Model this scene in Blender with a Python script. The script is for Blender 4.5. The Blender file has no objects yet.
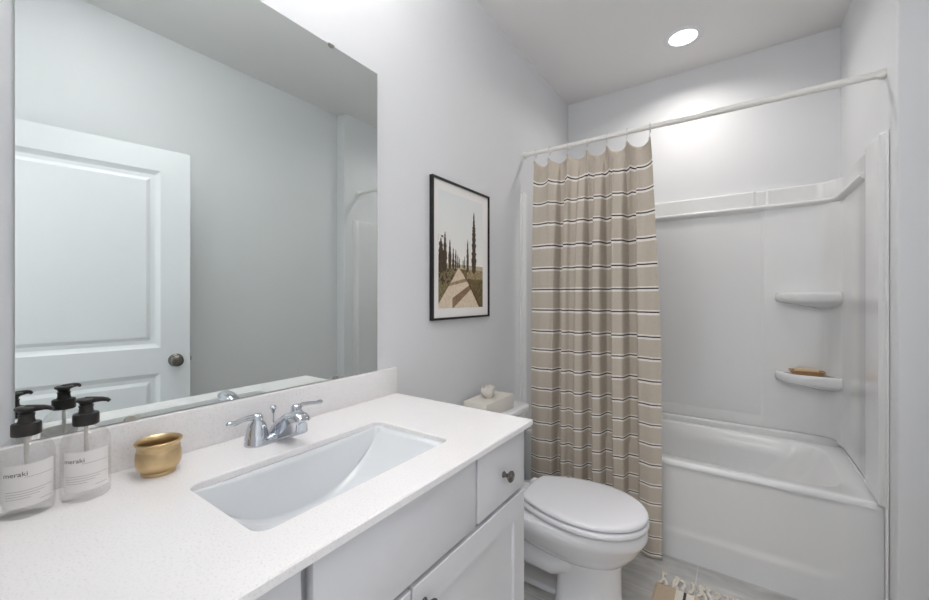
import bpy, bmesh, math, random
from mathutils import Vector, Matrix

random.seed(7)
sc = bpy.context.scene
COL = sc.collection
PI = math.pi

# ------------------------------------------------------------------ camera, world, exposure
cam_d = bpy.data.cameras.new('camera')
cam = bpy.data.objects.new('camera', cam_d)
COL.objects.link(cam)
cam.location = (1.0523, 0.0, 1.273)
cam.rotation_euler = (PI / 2, 0, math.radians(34.809))
cam_d.sensor_width = 36.0
cam_d.lens = 36.0 * 389.45 / 929.0
cam_d.shift_y = -2.96 / 929.0
cam_d.clip_start = 0.02
sc.camera = cam

world = bpy.data.worlds.new('world')
sc.world = world
world.use_nodes = True
world.node_tree.nodes['Background'].inputs[0].default_value = (0.96, 0.98, 1.0, 1)
world.node_tree.nodes['Background'].inputs[1].default_value = 0.75

sc.view_settings.view_transform = 'Standard'
sc.view_settings.look = 'None'
sc.view_settings.gamma = 1.0
sc.view_settings.use_curve_mapping = False
sc.view_settings.exposure = 0.38


def area(name, loc, rot, sx, sy, power, col=(1, 1, 1), shape='RECTANGLE'):
    d = bpy.data.lights.new(name, 'AREA')
    d.shape = shape
    d.size = sx
    d.size_y = sy
    d.energy = power
    d.color = col
    o = bpy.data.objects.new(name, d)
    o.location = loc
    o.rotation_euler = rot
    COL.objects.link(o)
    return o


# added fill light in the hall, shining in through the open doorway
area('doorway_fill', (1.1, -0.75, 2.35), (math.radians(55), 0, 0), 0.9, 0.5, 8, (1.0, 0.99, 0.98))
# recessed ceiling lamp over the tub
tub_lamp = area('tub_lamp', (0.81, 2.513, 2.728), (0, 0, 0), 0.13, 0.13, 3.7, (1.0, 0.95, 0.90), 'DISK')
tub_lamp.data.spread = math.radians(150)
# added upward fill over the vanity light, brightens the ceiling for soft bounce
area('ceiling_fill', (0.17, 0.54, 2.475), (PI, 0, 0), 0.10, 0.62, 9.5, (1.0, 0.985, 0.97))
area('room_fill', (0.95, 0.50, 2.725), (0, 0, 0), 0.40, 0.40, 3.4, (1.0, 0.985, 0.97), 'DISK')  # added soft fill under the ceiling, no fixture behind it


# ------------------------------------------------------------------ materials
def newmat(name):
    m = bpy.data.materials.new(name)
    m.use_nodes = True
    nt = m.node_tree
    return m, nt, nt.nodes['Principled BSDF']


def srgb(r, g, b):
    f = lambda c: (c / 12.92 if c <= 0.04045 else ((c + 0.055) / 1.055) ** 2.4)
    return (f(r / 255), f(g / 255), f(b / 255), 1)


def mat(name, col, rough=0.5, metal=0.0, var=0.03, scale=12.0, bump=0.0, bscale=200.0, coat=0.0, spec=0.5):
    m, nt, b = newmat(name)
    tc = nt.nodes.new('ShaderNodeTexCoord')
    n = nt.nodes.new('ShaderNodeTexNoise')
    n.inputs['Scale'].default_value = scale
    n.inputs['Detail'].default_value = 3
    nt.links.new(tc.outputs['Object'], n.inputs['Vector'])
    mx = nt.nodes.new('ShaderNodeMix')
    mx.data_type = 'RGBA'
    mx.inputs[6].default_value = tuple(c * (1 - var) for c in col[:3]) + (1,)
    mx.inputs[7].default_value = tuple(min(1, c * (1 + var)) for c in col[:3]) + (1,)
    nt.links.new(n.outputs[0], mx.inputs[0])
    nt.links.new(mx.outputs[2], b.inputs['Base Color'])
    b.inputs['Roughness'].default_value = rough
    b.inputs['Metallic'].default_value = metal
    b.inputs['Coat Weight'].default_value = coat
    b.inputs['Coat Roughness'].default_value = 0.05
    b.inputs['Specular IOR Level'].default_value = spec
    if bump > 0:
        n2 = nt.nodes.new('ShaderNodeTexNoise')
        n2.inputs['Scale'].default_value = bscale
        nt.links.new(tc.outputs['Object'], n2.inputs['Vector'])
        bp = nt.nodes.new('ShaderNodeBump')
        bp.inputs['Strength'].default_value = bump
        bp.inputs['Distance'].default_value = 0.002
        nt.links.new(n2.outputs[0], bp.inputs['Height'])
        nt.links.new(bp.outputs[0], b.inputs['Normal'])
    return m


def emit_mat(name, col, s):
    m, nt, b = newmat(name)
    b.inputs['Emission Color'].default_value = col
    b.inputs['Emission Strength'].default_value = s
    b.inputs['Base Color'].default_value = (0.9, 0.9, 0.9, 1)
    return m


M = {}
M['wall'] = mat('wall_paint', srgb(228, 229.5, 232), 0.6, var=0.012, scale=3, bump=0.05, bscale=350)
M['ceiling'] = mat('ceiling_paint', srgb(240, 239, 238), 0.8, var=0.01, scale=3)
M['trim'] = mat('trim_paint', srgb(236, 237, 240), 0.35, var=0.01)
M['door'] = mat('door_paint', srgb(236, 238, 241), 0.35, var=0.01)
M['cabinet'] = mat('cabinet_paint', srgb(224, 224, 227), 0.4, var=0.01)
M['porcelain'] = mat('porcelain', srgb(238, 239, 242), 0.12, var=0.008, coat=0.6)
M['basin'] = mat('basin_porcelain', srgb(231, 234, 237), 0.12, var=0.008, coat=0.6)
M['seat'] = mat('seat_plastic', srgb(241, 241, 245), 0.2, var=0.006)
M['acrylic'] = mat('white_acrylic', srgb(232, 233, 234), 0.13, var=0.008, coat=0.2)
M['tub'] = mat('tub_acrylic', srgb(232, 233, 234), 0.24, var=0.008, coat=0.25)
M['chrome'] = mat('chrome', (0.62, 0.645, 0.69, 1), 0.06, 1.0, var=0.02)
M['nickel'] = mat('dark_nickel', (0.22, 0.20, 0.18, 1), 0.25, 1.0, var=0.1)
M['satin'] = mat('satin_nickel', (0.42, 0.40, 0.37, 1), 0.28, 1.0, var=0.08)
M['brass'] = mat('brass', (0.62, 0.46, 0.26, 1), 0.34, 1.0, var=0.12, scale=60)
M['black'] = mat('black_plastic', srgb(38, 35, 33), 0.4, var=0.05)
M['frame'] = mat('black_frame_wood', srgb(20, 19, 18), 0.35, var=0.1)
M['paper'] = mat('mat_board', srgb(245, 243, 240), 0.8, var=0.008)
M['tissue'] = mat('tissue_paper', srgb(230, 225, 218), 0.9, var=0.06, scale=90)
M['box'] = mat('box_card', srgb(222, 217, 209), 0.8, var=0.03, scale=40)
M['rod'] = mat('rod_enamel', srgb(238, 236, 232), 0.3, var=0.01)
M['ring'] = mat('ring_plastic', srgb(228, 228, 228), 0.2, var=0.02)
M['wood'] = mat('soap_dish_wood', srgb(176, 136, 96), 0.6, var=0.15, scale=40)
M['soap'] = mat('soap_bar', srgb(214, 190, 156), 0.5, var=0.05, scale=40)
M['label'] = mat('label_paper', srgb(240, 237, 235), 0.6, var=0.01)
M['ink'] = mat('label_ink', srgb(95, 92, 90), 0.6, var=0.05)
M['fineink'] = mat('label_fine_ink', srgb(196, 193, 190), 0.6, var=0.05)
M['fringe'] = mat('fringe_cotton', srgb(228, 222, 212), 0.95, var=0.12, scale=200, bump=0.4, bscale=400)
M['dark'] = mat('dark_gap', srgb(60, 58, 56), 0.7)
M['tube'] = mat('dip_tube_plastic', srgb(225, 222, 216), 0.4, var=0.02)
M['lamp'] = emit_mat('lamp_lens', (1.0, 0.97, 0.92, 1), 3)
M['globe'] = emit_mat('frosted_globe', (1.0, 0.985, 0.97, 1), 2.6)


def clear_mat(name, tint, refl=0.10):
    m, nt, b = newmat(name)
    out = nt.nodes['Material Output']
    tr = nt.nodes.new('ShaderNodeBsdfTransparent')
    tr.inputs[0].default_value = tint
    gl = nt.nodes.new('ShaderNodeBsdfGlossy')
    gl.inputs['Roughness'].default_value = 0.04
    lw = nt.nodes.new('ShaderNodeLayerWeight')
    lw.inputs[0].default_value = 0.25
    ml = nt.nodes.new('ShaderNodeMath')
    ml.operation = 'MULTIPLY_ADD'
    ml.inputs[1].default_value = 0.22
    ml.inputs[2].default_value = refl * 0.3
    ml.use_clamp = True
    nt.links.new(lw.outputs['Facing'], ml.inputs[0])
    mx = nt.nodes.new('ShaderNodeMixShader')
    nt.links.new(ml.outputs[0], mx.inputs[0])
    nt.links.new(tr.outputs[0], mx.inputs[1])
    nt.links.new(gl.outputs[0], mx.inputs[2])
    nt.links.new(mx.outputs[0], out.inputs[0])
    return m


M['clear'] = clear_mat('clear_bottle_plastic', (0.985, 0.982, 0.98, 1))

# mirror silvering, faintly green glass
m, nt, b = newmat('mirror_glass')
b.inputs['Base Color'].default_value = (0.745, 0.79, 0.775, 1)
b.inputs['Metallic'].default_value = 1.0
b.inputs['Roughness'].default_value = 0.0
M['mirror'] = m

# quartz worktop: white with fine specks
m, nt, b = newmat('quartz')
tc = nt.nodes.new('ShaderNodeTexCoord')
n1 = nt.nodes.new('ShaderNodeTexNoise'); n1.inputs['Scale'].default_value = 260; n1.inputs['Detail'].default_value = 2
n2 = nt.nodes.new('ShaderNodeTexNoise'); n2.inputs['Scale'].default_value = 9
nt.links.new(tc.outputs['Object'], n1.inputs['Vector']); nt.links.new(tc.outputs['Object'], n2.inputs['Vector'])
cr = nt.nodes.new('ShaderNodeValToRGB')
cr.color_ramp.elements[0].position = 0.30; cr.color_ramp.elements[0].color = srgb(228, 225, 225)
cr.color_ramp.elements[1].position = 0.46; cr.color_ramp.elements[1].color = srgb(248, 246, 246)
nt.links.new(n1.outputs[0], cr.inputs[0])
mx = nt.nodes.new('ShaderNodeMix'); mx.data_type = 'RGBA'
mx.inputs[6].default_value = srgb(241, 239, 240)
nt.links.new(n2.outputs[0], mx.inputs[0]); nt.links.new(cr.outputs[0], mx.inputs[7])
nt.links.new(mx.outputs[2], b.inputs['Base Color'])
b.inputs['Roughness'].default_value = 0.22
M['quartz'] = m

# floor tile: large grey stone tiles, thin pale grout, soft veins
m, nt, b = newmat('floor_tile')
tc = nt.nodes.new('ShaderNodeTexCoord')
mp = nt.nodes.new('ShaderNodeMapping')
mp.inputs['Location'].default_value = (-0.908 + 1.22, -2.145 + 2.44, 0)
nt.links.new(tc.outputs['Object'], mp.inputs['Vector'])
br = nt.nodes.new('ShaderNodeTexBrick')
br.inputs['Scale'].default_value = 1.0
br.inputs['Brick Width'].default_value = 0.61
br.inputs['Row Height'].default_value = 0.305
br.inputs['Mortar Size'].default_value = 0.0022
br.offset = 0.5
br.inputs['Color1'].default_value = (1, 1, 1, 1); br.inputs['Color2'].default_value = (0.92, 0.92, 0.92, 1)
br.inputs['Mortar'].default_value = (0, 0, 0, 1)
nt.links.new(mp.outputs[0], br.inputs['Vector'])
st = nt.nodes.new('ShaderNodeMapping'); st.inputs['Scale'].default_value = (2.2, 7.0, 1); st.inputs['Rotation'].default_value = (0, 0, 0.25)
nt.links.new(tc.outputs['Object'], st.inputs['Vector'])
n1 = nt.nodes.new('ShaderNodeTexNoise'); n1.inputs['Scale'].default_value = 2.2; n1.inputs['Detail'].default_value = 8; n1.inputs['Distortion'].default_value = 1.2
nt.links.new(st.outputs[0], n1.inputs['Vector'])
cr = nt.nodes.new('ShaderNodeValToRGB')
cr.color_ramp.elements[0].position = 0.32; cr.color_ramp.elements[0].color = srgb(180, 179, 176)
cr.color_ramp.elements[1].position = 0.68; cr.color_ramp.elements[1].color = srgb(208, 207, 205)
nt.links.new(n1.outputs[0], cr.inputs[0])
mu = nt.nodes.new('ShaderNodeMix'); mu.data_type = 'RGBA'; mu.blend_type = 'MULTIPLY'; mu.inputs[0].default_value = 0.5
nt.links.new(cr.outputs[0], mu.inputs[6]); nt.links.new(br.outputs['Color'], mu.inputs[7])
gr = nt.nodes.new('ShaderNodeMix'); gr.data_type = 'RGBA'
nt.links.new(br.outputs['Fac'], gr.inputs[0]); nt.links.new(mu.outputs[2], gr.inputs[6]); gr.inputs[7].default_value = srgb(214, 213, 210)
nt.links.new(gr.outputs[2], b.inputs['Base Color'])
b.inputs['Roughness'].default_value = 0.35
M['tile'] = m


def stripe_fabric(name, base, axis_attr, ramp, period, offset, weave=900):
    """woven cloth; the stripes follow the cloth's own UV (u across, v along, metres)"""
    m, nt, b = newmat(name)
    uv = nt.nodes.new('ShaderNodeUVMap')
    sp = nt.nodes.new('ShaderNodeSeparateXYZ')
    nt.links.new(uv.outputs[0], sp.inputs[0])
    ad = nt.nodes.new('ShaderNodeMath'); ad.operation = 'ADD'; ad.inputs[1].default_value = -offset + period * 50
    nt.links.new(sp.outputs[axis_attr], ad.inputs[0])
    md = nt.nodes.new('ShaderNodeMath'); md.operation = 'MODULO'; md.inputs[1].default_value = period
    nt.links.new(ad.outputs[0], md.inputs[0])
    dv = nt.nodes.new('ShaderNodeMath'); dv.operation = 'DIVIDE'; dv.inputs[1].default_value = period
    nt.links.new(md.outputs[0], dv.inputs[0])
    cr = nt.nodes.new('ShaderNodeValToRGB')
    cr.color_ramp.interpolation = 'CONSTANT'
    els = cr.color_ramp.elements
    els[0].position = 0; els[0].color = ramp[0][1]
    els[1].position = ramp[1][0]; els[1].color = ramp[1][1]
    for p, c in ramp[2:]:
        e = els.new(p); e.color = c
    nt.links.new(dv.outputs[0], cr.inputs[0])
    mp = nt.nodes.new('ShaderNodeMapping'); mp.inputs['Scale'].default_value = (weave, weave * 0.12, 1)
    nt.links.new(uv.outputs[0], mp.inputs[0])
    n1 = nt.nodes.new('ShaderNodeTexNoise'); n1.inputs['Scale'].default_value = 1.0; n1.inputs['Detail'].default_value = 2
    nt.links.new(mp.outputs[0], n1.inputs['Vector'])
    mp2 = nt.nodes.new('ShaderNodeMapping'); mp2.inputs['Scale'].default_value = (weave * 0.12, weave, 1)
    nt.links.new(uv.outputs[0], mp2.inputs[0])
    n2 = nt.nodes.new('ShaderNodeTexNoise'); n2.inputs['Scale'].default_value = 1.0; n2.inputs['Detail'].default_value = 2
    nt.links.new(mp2.outputs[0], n2.inputs['Vector'])
    av = nt.nodes.new('ShaderNodeMath'); av.operation = 'ADD'
    nt.links.new(n1.outputs[0], av.inputs[0]); nt.links.new(n2.outputs[0], av.inputs[1])
    mr = nt.nodes.new('ShaderNodeMapRange')
    mr.inputs[1].default_value = 0.6; mr.inputs[2].default_value = 1.4; mr.inputs[3].default_value = 0.84; mr.inputs[4].default_value = 1.12
    nt.links.new(av.outputs[0], mr.inputs[0])
    mu = nt.nodes.new('ShaderNodeMix'); mu.data_type = 'RGBA'; mu.blend_type = 'MULTIPLY'; mu.inputs[0].default_value = 1
    nt.links.new(cr.outputs[0], mu.inputs[6]); nt.links.new(mr.outputs[0], mu.inputs[7])
    nt.links.new(mu.outputs[2], b.inputs['Base Color'])
    b.inputs['Roughness'].default_value = 0.9
    b.inputs['Sheen Weight'].default_value = 0.1
    bp = nt.nodes.new('ShaderNodeBump'); bp.inputs['Strength'].default_value = 0.15; bp.inputs['Distance'].default_value = 0.001
    nt.links.new(av.outputs[0], bp.inputs['Height']); nt.links.new(bp.outputs[0], b.inputs['Normal'])
    return m


BEI = srgb(198, 187, 173); WHI = srgb(240, 236, 228); BLK = srgb(62, 56, 54)
M['curtain'] = stripe_fabric('curtain_linen', BEI, 'Y',
                             [(0, BLK), (0.028, WHI), (0.09, BEI), (0.88, WHI), (0.972, BLK)], 0.12, 0.0, 700)
M['rug'] = stripe_fabric('rug_cotton', BEI, 'X',
                         [(0, srgb(202, 182, 158)), (0.44, srgb(232, 226, 216)), (0.585, BLK), (0.635, srgb(232, 226, 216)), (0.78, srgb(202, 182, 158))],
                         0.20, 0.755, 500)

# printed photograph: colours stored on the print's own fine grid
m, nt, b = newmat('art_print')
at = nt.nodes.new('ShaderNodeAttribute'); at.attribute_name = 'ink'
nt.links.new(at.outputs['Color'], b.inputs['Base Color'])
b.inputs['Roughness'].default_value = 0.6
M['print'] = m


# ------------------------------------------------------------------ mesh helpers (world coordinates)
def box(bm, x0, y0, z0, x1, y1, z1, bev=0.0, seg=2):
    t = bmesh.new()
    r = bmesh.ops.create_cube(t, size=1)
    for v in t.verts:
        v.co = ((x0 + x1) / 2 + v.co.x * (x1 - x0), (y0 + y1) / 2 + v.co.y * (y1 - y0), (z0 + z1) / 2 + v.co.z * (z1 - z0))
    if bev > 0:
        bmesh.ops.bevel(t, geom=list(t.edges), offset=bev, segments=seg, profile=0.5, affect='EDGES')
    merge(bm, t)


def merge(bm, t):
    me = bpy.data.meshes.new('tmp')
    t.to_mesh(me); t.free()
    bm.from_mesh(me)
    bpy.data.meshes.remove(me)


def grid_faces(bm, rows, closed=False, flip=False):
    """rows: list of equal-length lists of BMVerts; closed joins each row's ends"""
    n = len(rows[0])
    for i in range(len(rows) - 1):
        for j in range(n if closed else n - 1):
            a, b_, c, d = rows[i][j], rows[i][(j + 1) % n], rows[i + 1][(j + 1) % n], rows[i + 1][j]
            q = (a, d, c, b_) if flip else (a, b_, c, d)
            if len(set(q)) == 4:
                bm.faces.new(q)


def loft(bm, loops, cap0=True, cap1=True):
    rows = [[bm.verts.new(p) for p in L] for L in loops]
    grid_faces(bm, rows, closed=True)
    if cap0:
        bm.faces.new(list(reversed(rows[0])))
    if cap1:
        bm.faces.new(rows[-1])
    return rows


def lathe(bm, prof, c=(0, 0, 0), axis=(0, 0, 1), n=32, cap0=True, cap1=True):
    """prof: list of (radius, height along axis)"""
    ax = Vector(axis).normalized()
    u = ax.orthogonal().normalized()
    w = ax.cross(u)
    c = Vector(c)
    loops = []
    for r, h in prof:
        loops.append([c + ax * h + (u * math.cos(2 * PI * k / n) + w * math.sin(2 * PI * k / n)) * max(r, 1e-5) for k in range(n)])
    loft(bm, loops, cap0, cap1)


def tube(bm, pts, rad, n=12, caps=True, squash=1.0):
    pts = [Vector(p) for p in pts]
    if not isinstance(rad, (list, tuple)):
        rad = [rad] * len(pts)
    loops = []
    prev = None
    for i, p in enumerate(pts):
        t = (pts[min(i + 1, len(pts) - 1)] - pts[max(i - 1, 0)]).normalized()
        u = t.orthogonal().normalized() if prev is None else (prev - t * prev.dot(t)).normalized()
        prev = u
        w = t.cross(u)
        loops.append([p + (u * math.cos(2 * PI * k / n) + w * squash * math.sin(2 * PI * k / n)) * rad[i] for k in range(n)])
    loft(bm, loops, caps, caps)


def torus(bm, c, axis, R, r, n=24, k=8):
    ax = Vector(axis).normalized(); u = ax.orthogonal().normalized(); w = ax.cross(u); c = Vector(c)
    rows = []
    for i in range(n):
        a = 2 * PI * i / n
        d = u * math.cos(a) + w * math.sin(a)
        rows.append([bm.verts.new(c + d * (R + r * math.cos(2 * PI * j / k)) + ax * r * math.sin(2 * PI * j / k)) for j in range(k)])
    rows.append(rows[0])
    grid_faces(bm, rows, closed=True)


def rrect(x0, y0, x1, y1, r, z, seg=6):
    """rounded rectangle loop, counter-clockwise"""
    out = []
    for cx, cy, a0 in ((x1 - r, y0 + r, -PI / 2), (x1 - r, y1 - r, 0), (x0 + r, y1 - r, PI / 2), (x0 + r, y0 + r, PI)):
        for k in range(seg + 1):
            a = a0 + PI / 2 * k / seg
            out.append(Vector((cx + r * math.cos(a), cy + r * math.sin(a), z)))
    return out


def smooth(o, ang=40):
    me = o.data
    for p in me.polygons:
        p.use_smooth = True
    try:
        me.set_sharp_from_angle(angle=math.radians(ang))
    except Exception:
        pass


def rootpos(o):
    v = Vector((0, 0, 0))
    while o is not None:
        v += o.location
        o = o.parent
    return v


def link(name, bm, material, parent=None, sm=True, ang=40, loc=None):
    """bm in world coordinates -> one mesh object; the origin sits at the parent's (or loc)"""
    bmesh.ops.recalc_face_normals(bm, faces=bm.faces)
    base = rootpos(parent) if parent else Vector(loc or (0, 0, 0))
    bmesh.ops.translate(bm, verts=bm.verts, vec=-base)
    me = bpy.data.meshes.new(name)
    bm.to_mesh(me); bm.free()
    o = bpy.data.objects.new(name, me)
    COL.objects.link(o)
    for mm in (material if isinstance(material, (list, tuple)) else [material]):
        me.materials.append(mm)
    if parent:
        o.parent = parent
    elif loc:
        o.location = loc
    if sm:
        smooth(o, ang)
    return o


def thing(name, label, cat, loc=(0, 0, 0), group=None):
    o = bpy.data.objects.new(name, None)
    o.empty_display_size = 0.05
    COL.objects.link(o)
    o.location = loc
    return tag(o, label, cat, group)


def tag(o, label, cat, group=None):
    o['label'] = label
    o['category'] = cat
    if group:
        o['group'] = group
    return o


def struct(name, bm, material, sm=False):
    o = link(name, bm, material, sm=sm)
    o['kind'] = 'structure'
    return o


def copy_tree(o, loc=None, label=None):
    r = o.copy(); COL.objects.link(r)
    if loc:
        r.location = loc
    if label:
        r['label'] = label

    def rec(src, dst):
        for ch in list(src.children):
            c = ch.copy(); COL.objects.link(c); c.parent = dst
            rec(ch, c)
    rec(o, r)
    return r


B = bmesh.new
CEIL = 2.743
WX = 1.612      # room's right wall
AX = 1.524      # alcove's right wall
AY = 2.005      # where the alcove's wing wall begins
YB = 2.904      # back wall

# ------------------------------------------------------------------ the setting
b = B(); box(b, -0.1, -1.6, -0.06, 1.9, 3.02, 0.0); struct('floor', b, M['tile'])
b = B(); box(b, -0.1, -0.11, CEIL, 1.75, 3.02, CEIL + 0.08); struct('ceiling', b, M['ceiling'])
b = B(); box(b, -0.1, -0.11, 0, 0, 3.02, CEIL); struct('wall_left', b, M['wall'])
b = B(); box(b, 0, YB, 0, AX, 3.02, CEIL); struct('wall_back', b, M['wall'])
b = B()
prof = [(WX, 0.01), (WX, AY), (AX + 0.004, AY), (AX + 0.001, AY + 0.001), (AX, AY + 0.004), (AX, 3.02), (1.75, 3.02), (1.75, 0.01)]
loft(b, [[Vector((x, y, 0)) for x, y in prof], [Vector((x, y, CEIL)) for x, y in prof]])
struct('wall_right', b, M['wall'])
b = B()
box(b, 0, -0.11, 0, 0.69, 0.01, CEIL); box(b, 1.515, -0.11, 0, 1.75, 0.01, CEIL); box(b, 0.69, -0.11, 2.05, 1.515, 0.01, CEIL)
struct('wall_front', b, M['wall'])
b = B()
box(b, 0.635, 0.01, 0, 0.69, 0.022, 2.105, 0.003); box(b, 1.515, 0.01, 0, 1.57, 0.022, 2.105, 0.003); box(b, 0.69, 0.01, 2.05, 1.515, 0.022, 2.105, 0.003)
struct('trim_1', b, M['trim'])
b = B(); box(b, 0, 1.05, 0, 0.014, 2.14, 0.09, 0.004); struct('baseboard_left', b, M['trim'])
b = B(); box(b, WX - 0.014, 0.022, 0, WX, AY, 0.09, 0.004); struct('baseboard_right', b, M['trim'])

# the open door, seen in the mirror
door = bpy.data.objects.new('door_1', None); COL.objects.link(door)
door.location = (1.498, 0.074, 0); door['kind'] = 'structure'
DW, DH, DT = 0.81, 2.03, 0.035


def door_leaf():
    bm = B()
    xs = [0, 0.125, DW - 0.125, DW]
    zs = [0.012, 0.21, 0.885, 1.015, 1.915, DH]
    for face, sgn in ((0.0, 1), (DT, -1)):
        vv = {}
        for i, y in enumerate(xs):
            for j, z in enumerate(zs):
                vv[i, j] = bm.verts.new((face, y, z))
        for i in range(3):
            for j in range(5):
                if i == 1 and j in (1, 3):
                    ya, yb, za, zb = xs[1], xs[2], zs[j], zs[j + 1]
                    rings = [[vv[1, j], vv[2, j], vv[2, j + 1], vv[1, j + 1]]]
                    for ins, dep in ((0.006, 0.004), (0.022, 0.010), (0.040, 0.010), (0.056, 0.003)):
                        rings.append([bm.verts.new((face + sgn * dep, yy, zz)) for yy, zz in
                                      ((ya + ins, za + ins), (yb - ins, za + ins), (yb - ins, zb - ins), (ya + ins, zb - ins))])
                    grid_faces(bm, rings, closed=True)
                    bm.faces.new(rings[-1])
                else:
                    bm.faces.new((vv[i, j], vv[i + 1, j], vv[i + 1, j + 1], vv[i, j + 1]))
    for (ya, za), (yb, zb) in (((0, 0.012), (DW, 0.012)), ((DW, 0.012), (DW, DH)), ((DW, DH), (0, DH)), ((0, DH), (0, 0.012))):
        bm.faces.new([bm.verts.new(p) for p in ((0, ya, za), (0, yb, zb), (DT, yb, zb), (DT, ya, za))])
    bmesh.ops.remove_doubles(bm, verts=bm.verts, dist=1e-5)
    bmesh.ops.translate(bm, verts=bm.verts, vec=door.location)
    return bm


link('door_leaf', door_leaf(), M['door'], door, ang=20)
for sgn, x0 in ((-1, 0.0), (1, DT)):
    b = B()
    lathe(b, [(0.033, 0), (0.033, 0.006), (0.026, 0.010), (0.013, 0.014), (0.012, 0.028), (0.022, 0.036), (0.028, 0.046), (0.027, 0.056), (0.019, 0.062), (0.010, 0.0635)],
          Vector(door.location) + Vector((x0, DW - 0.062, 0.945)), (sgn, 0, 0), 28)
    link('door_knob', b, M['nickel'], door)
b = B(); box(b, 1.498 + 0.006, 0.074 + DW - 0.001, 0.915, 1.498 + 0.029, 0.074 + DW + 0.0015, 0.975); box(b, 1.498 + 0.012, 0.074 + DW, 0.935, 1.498 + 0.023, 0.074 + DW + 0.009, 0.955, 0.002)
link('latch_plate', b, M['satin'], door)
for z in (0.25, 1.02, 1.80):
    b = B(); tube(b, [(1.498 + DT + 0.006, 0.072, z - 0.045), (1.498 + DT + 0.006, 0.072, z + 0.045)], 0.006, 10)
    box(b, 1.498 + 0.004, 0.070, z - 0.045, 1.498 + DT + 0.004, 0.0735, z + 0.045)
    link('hinge', b, M['satin'], door)
door.rotation_euler = (0, 0, math.radians(10.6))

# ------------------------------------------------------------------ bathtub and surround
RIM = 0.473
TF = 2.145
tub = thing('bathtub', 'white alcove bathtub with a plain apron beneath the wall surround', 'bathtub', (0.762, 2.52, 0))
b = B()
g = 0.002
x0, x1, y1 = g, AX - g, YB - g


def tub_y(z):
    # apron: lower skirt stands proud of the panel above it
    return TF


# apron with a recessed panel that ends in a rounded corner
def apron(bm):
    nx, nz = 120, 60
    rows = []
    for j in range(nz + 1):
        z = (RIM - 0.012) * j / nz
        row = []
        for i in range(nx + 1):
            x = x0 + (x1 - x0) * i / nx
            # signed distance to a rounded rectangle recess
            cx, cz, hx, hz, r = 0.762, 0.32, 0.64, 0.185, 0.06
            qx, qz = abs(x - cx) - hx + r, abs(z - cz) - hz + r
            d = math.hypot(max(qx, 0), max(qz, 0)) + min(max(qx, qz), 0) - r
            if z > cz:      # the recess runs up under the rim
                d = max(abs(x - cx) - hx, -0.5)
            s = min(1, max(0, (-d + 0.020) / 0.040)); s = s * s * (3 - 2 * s)
            row.append(bm.verts.new((x, TF + 0.007 * s + 0.004, z)))
        rows.append(row)
    # rolled rim
    for k in range(7):
        a = PI / 2 * k / 6
        rows.append([bm.verts.new((x0 + (x1 - x0) * i / nx, TF + 0.018 * (1 - math.sin(a)) * 0 + 0.014 - 0.014 * math.cos(a), RIM - 0.012 - 0.012 + 0.024 * math.sin(a) + 0.0)) for i in range(nx + 1)])
    grid_faces(bm, rows)


apron(b)
link('apron', b, M['tub'], tub, ang=60)
# deck and basin
b = B()
ins = [rrect(x0, TF + 0.014, x1, 2.872, 0.012, RIM), rrect(0.075, TF + 0.066, 1.445, 2.832, 0.13, RIM),
       rrect(0.087, TF + 0.078, 1.433, 2.820, 0.125, RIM - 0.010), rrect(0.11, TF + 0.09, 1.38, 2.805, 0.13, RIM - 0.10),
       rrect(0.14, TF + 0.11, 1.28, 2.785, 0.14, RIM - 0.24), rrect(0.19, TF + 0.15, 1.20, 2.75, 0.14, RIM - 0.315), rrect(0.26, TF + 0.21, 1.12, 2.69, 0.12, RIM - 0.335)]
loft(b, ins, cap0=False, cap1=True)
# back and end ledges rising to meet the surround
box(b, x0, 2.845, RIM - 0.03, x1, y1, 0.512, 0.012, 3)
box(b, 1.508, TF + 0.014, RIM - 0.03, x1, 2.87, 0.486, 0.006, 3)
box(b, x0, TF + 0.014, RIM - 0.03, 0.016, 2.87, 0.486, 0.006, 3)
link('basin', b, M['tub'], tub, ang=50)
b = B(); lathe(b, [(0.028, 0), (0.028, 0.004), (0.02, 0.006), (0.0, 0.006)], (0.30, 2.50, RIM - 0.335), (0, 0, 1), 24)
link('drain', b, M['chrome'], tub)
b = B(); lathe(b, [(0.035, 0), (0.035, 0.008), (0.028, 0.012), (0.0, 0.012)], (0.118, 2.50, RIM - 0.10), (1, 0, 0), 24)
link('overflow_cover', b, M['chrome'], tub)

ST = 1.900      # top of surround
LED = 1.80      # ledge height
sur = thing('shower_surround', 'white moulded tub surround with a ledge along its top', 'shower surround', (0.762, 2.9, 0.514))
b = B()
# back panel with a shallow framed field that ends in a vertical seam
cols = [0.032, 0.30, 0.312, 1.176, 1.190, 1.40, 1.44, 1.472, 1.492]
yoff = [2.872, 2.872, 2.879, 2.879, 2.870, 2.870, 2.862, 2.845, 2.815]
zz = [0.514, 0.566, 0.578, LED - 0.012]
rows = []
for j, z in enumerate(zz):
    row = []
    for x, y in zip(cols, yoff):
        if j < 2 and 0.305 < x < 1.18:
            y = 2.871
        row.append(b.verts.new((x, y, z)))
    rows.append(row)
grid_faces(b, rows)
# top band above the ledge, stepped at the seam
rows = []
for z in (LED - 0.012, ST - 0.008, ST, ST):
    rows.append([])
    for x, y in zip([0.032, 1.14, 1.152, 1.198, 1.21, 1.40, 1.44, 1.472, 1.492], [2.872, 2.872, 2.884, 2.884, 2.868, 2.868, 2.860, 2.843, 2.815]):
        yy = y if len(rows) < 3 else (y + 0.006 if len(rows) == 3 else YB - g)
        if len(rows) == 4 and x > 1.43:
            x = AX - g
        rows[-1].append(b.verts.new((x, yy, z)))
grid_faces(b, rows)
o = link('back_panel', b, M['acrylic'], sur, ang=30)
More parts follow.
